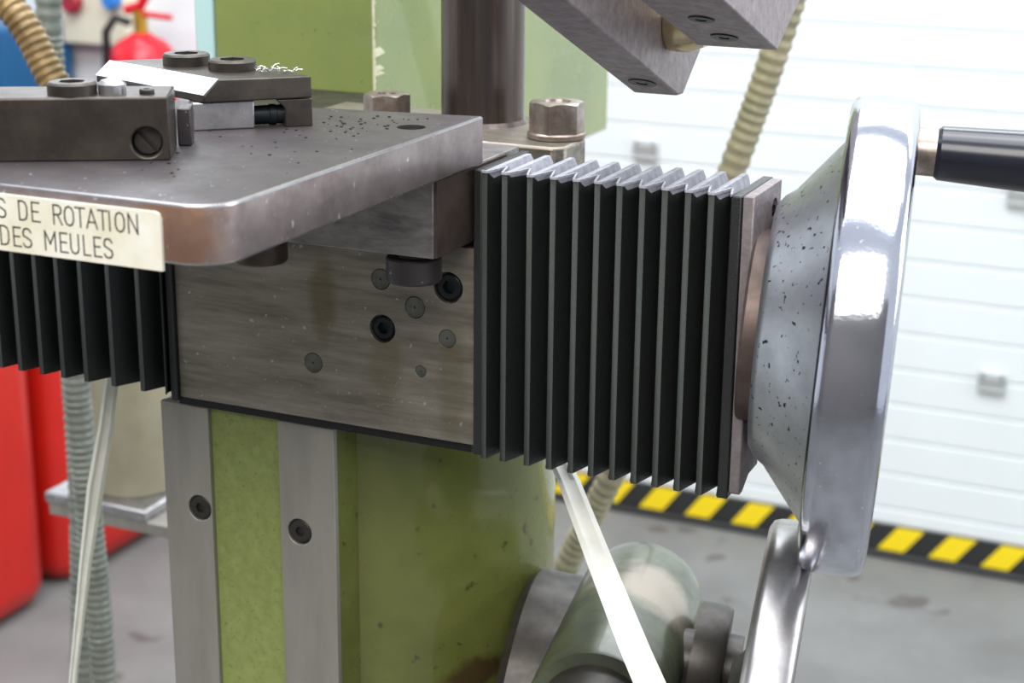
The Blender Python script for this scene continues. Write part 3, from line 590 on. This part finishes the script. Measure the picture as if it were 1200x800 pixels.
# ------------------------------------------------------------------ hoses and straps
def hose(name, pts, r, rib, m, label, cat='hose'):
    pts = [Vector(p) for p in pts]; P_ = []
    for i in range(len(pts) - 1):
        p0 = pts[max(i - 1, 0)]; p1 = pts[i]; p2 = pts[i + 1]; p3 = pts[min(i + 2, len(pts) - 1)]
        nn = max(2, int((p2 - p1).length / (rib / 4)))
        for k in range(nn):
            s = k / nn; P_.append(0.5 * ((2 * p1) + (p2 - p0) * s + (2 * p0 - 5 * p1 + 4 * p2 - p3) * s * s + (3 * p1 - p0 - 3 * p2 + p3) * s ** 3))
    P_.append(pts[-1])
    prof = [1.0, 1.0, 0.9, 0.9]
    o = obj(name, G().tube(P_, lambda i: r * prof[i % 4], 14), m); return tag(o, label, cat, 'ribbed hoses around the machine')
d = 1.05
hose('corrugated_hose', [at(940, -40, 'Y', 0.5), at(898, 90, 'Y', 0.5), at(858, 200, 'Y', 0.5), at(790, 390, 'Y', 0.5), at(722, 545, 'Y', 0.5), at(690, 610, 'Y', 0.5), at(655, 690, 'Y', 0.5), at(600, 900, 'Y', 0.5)], 0.0098, 0.0072, M['hose'], 'ribbed grey hose running down behind the bellows to the gearbox')
hose('corrugated_hose', [at(-60, -60, 'Y', 0.22), at(18, 15, 'Y', 0.22), at(66, 100, 'Y', 0.22), at(130, 200, 'Y', 0.22), at(190, 330, 'Y', 0.24)], 0.0093, 0.0048, M['hose_tan'], 'tan oily hose slanting down behind the clamp bar at top left')
hose('corrugated_hose', [at(58, -60, 'Y', 0.42), at(58, 40, 'Y', 0.42), at(76, 300, 'Y', 0.42), at(90, 480, 'Y', 0.35), at(97, 620, 'Y', 0.34), at(98, 900, 'Y', 0.34)], 0.0098, 0.0062, M['hose_green'], 'grey-green ribbed hose hanging vertically at left, behind the tan one')
hose('corrugated_hose', [at(78, 300, 'Y', 0.27), at(92, 480, 'Y', 0.27), at(104, 600, 'Y', 0.27), at(118, 740, 'Y', 0.27), at(128, 900, 'Y', 0.27)], 0.0090, 0.0050, M['hose_green'], 'grey-green ribbed hose at lower left, right one of the two by the white strap')
def strap(pts, widths, th, label):
    g = G(); loops = []
    for (p, wd) in zip(pts, widths):
        p = Vector(p); e = _r * wd / 2; f = _f * th
        loops.append([p - e, p - e * 0.55 - f * 0.9, p - e * 0.2, p + e * 0.15, p + e * 0.6 - f * 0.8, p + e, p + e + f, p - e + f])
    g.loft(loops); return tag(obj('plastic_strap', g, M['strap'], sharp=20), label, 'strap', 'white plastic straps')
strap([at(640, 510, 'Y', 0.046), at(666, 562, 'Y', 0.035), at(704, 660, 'Y', 0.0), at(744, 760, 'Y', -0.03), at(796, 880, 'Y', -0.06)], [0.0074, 0.0094, 0.0106, 0.0116, 0.0125], 0.0012, 'white plastic strap hanging in front of the green gearbox housing')
strap([at(134, 420, 'Y', 0.06), at(124, 500, 'Y', 0.06), at(112, 570, 'Y', 0.06), at(100, 660, 'Y', 0.06), at(86, 790, 'Y', 0.06), at(80, 880, 'Y', 0.06)], [0.006, 0.0075, 0.0085, 0.006, 0.004, 0.0035], 0.0012, 'white plastic strap hanging below the left bellows, before the hoses')
# canister on a shelf
yc = 0.5
a = at(112, 560, 'Y', yc); b = at(194, 560, 'Y', yc); cx = (a.x + b.x) / 2; rr_ = 0.042
zb = at(155, 583, 'Y', yc - 0.03).z
t = thing('canister', 'beige round metal canister standing on a steel shelf behind the machine', 'canister', (cx + 0.006, yc, zb))
ca = obj('body', G().lathe((cx + 0.006, yc, zb + 0.0003), Z, [(0, rr_ * .86), (0.004, rr_ * .9), (0.12, rr_ * 1.02), (0.15, rr_ * 1.03), (0.158, rr_ * .9), (0.162, rr_ * .5)], 40), M['can'], t)
obj('bung', G().cyl((cx - 0.006, yc - rr_ * .89, zb + 0.012), -Y, 0.004, 0.004, 16), M['black'], t)
t = thing('shelf', 'small bright steel shelf on a post carrying the beige canister', 'shelf', (cx, yc, zb - 0.02))
obj('shelf_top', G().box(cx - 0.048, cx + 0.05, yc - 0.05, yc + 0.06, zb - 0.009, zb), M['bright'], t, bevel=0.0015)
obj('shelf_rail', G().box(cx - 0.046, cx + 0.075, yc - 0.048, yc + 0.055, zb - 0.02, zb - 0.0095), M['way'], t, bevel=0.001)
pr_ = at(103, 560, 'Y', yc - 0.046)
tag(obj('metal_rod', G().cyl((pr_.x, yc - 0.0475, zb), Z, 0.0025, 0.2, 12), M['bright']), 'thin bright rod standing on the steel shelf, left of the canister', 'rod')
obj('post', G().box(cx + 0.045, cx + 0.07, yc + 0.01, yc + 0.035, FZ, zb - 0.0202), M['dark'], t)
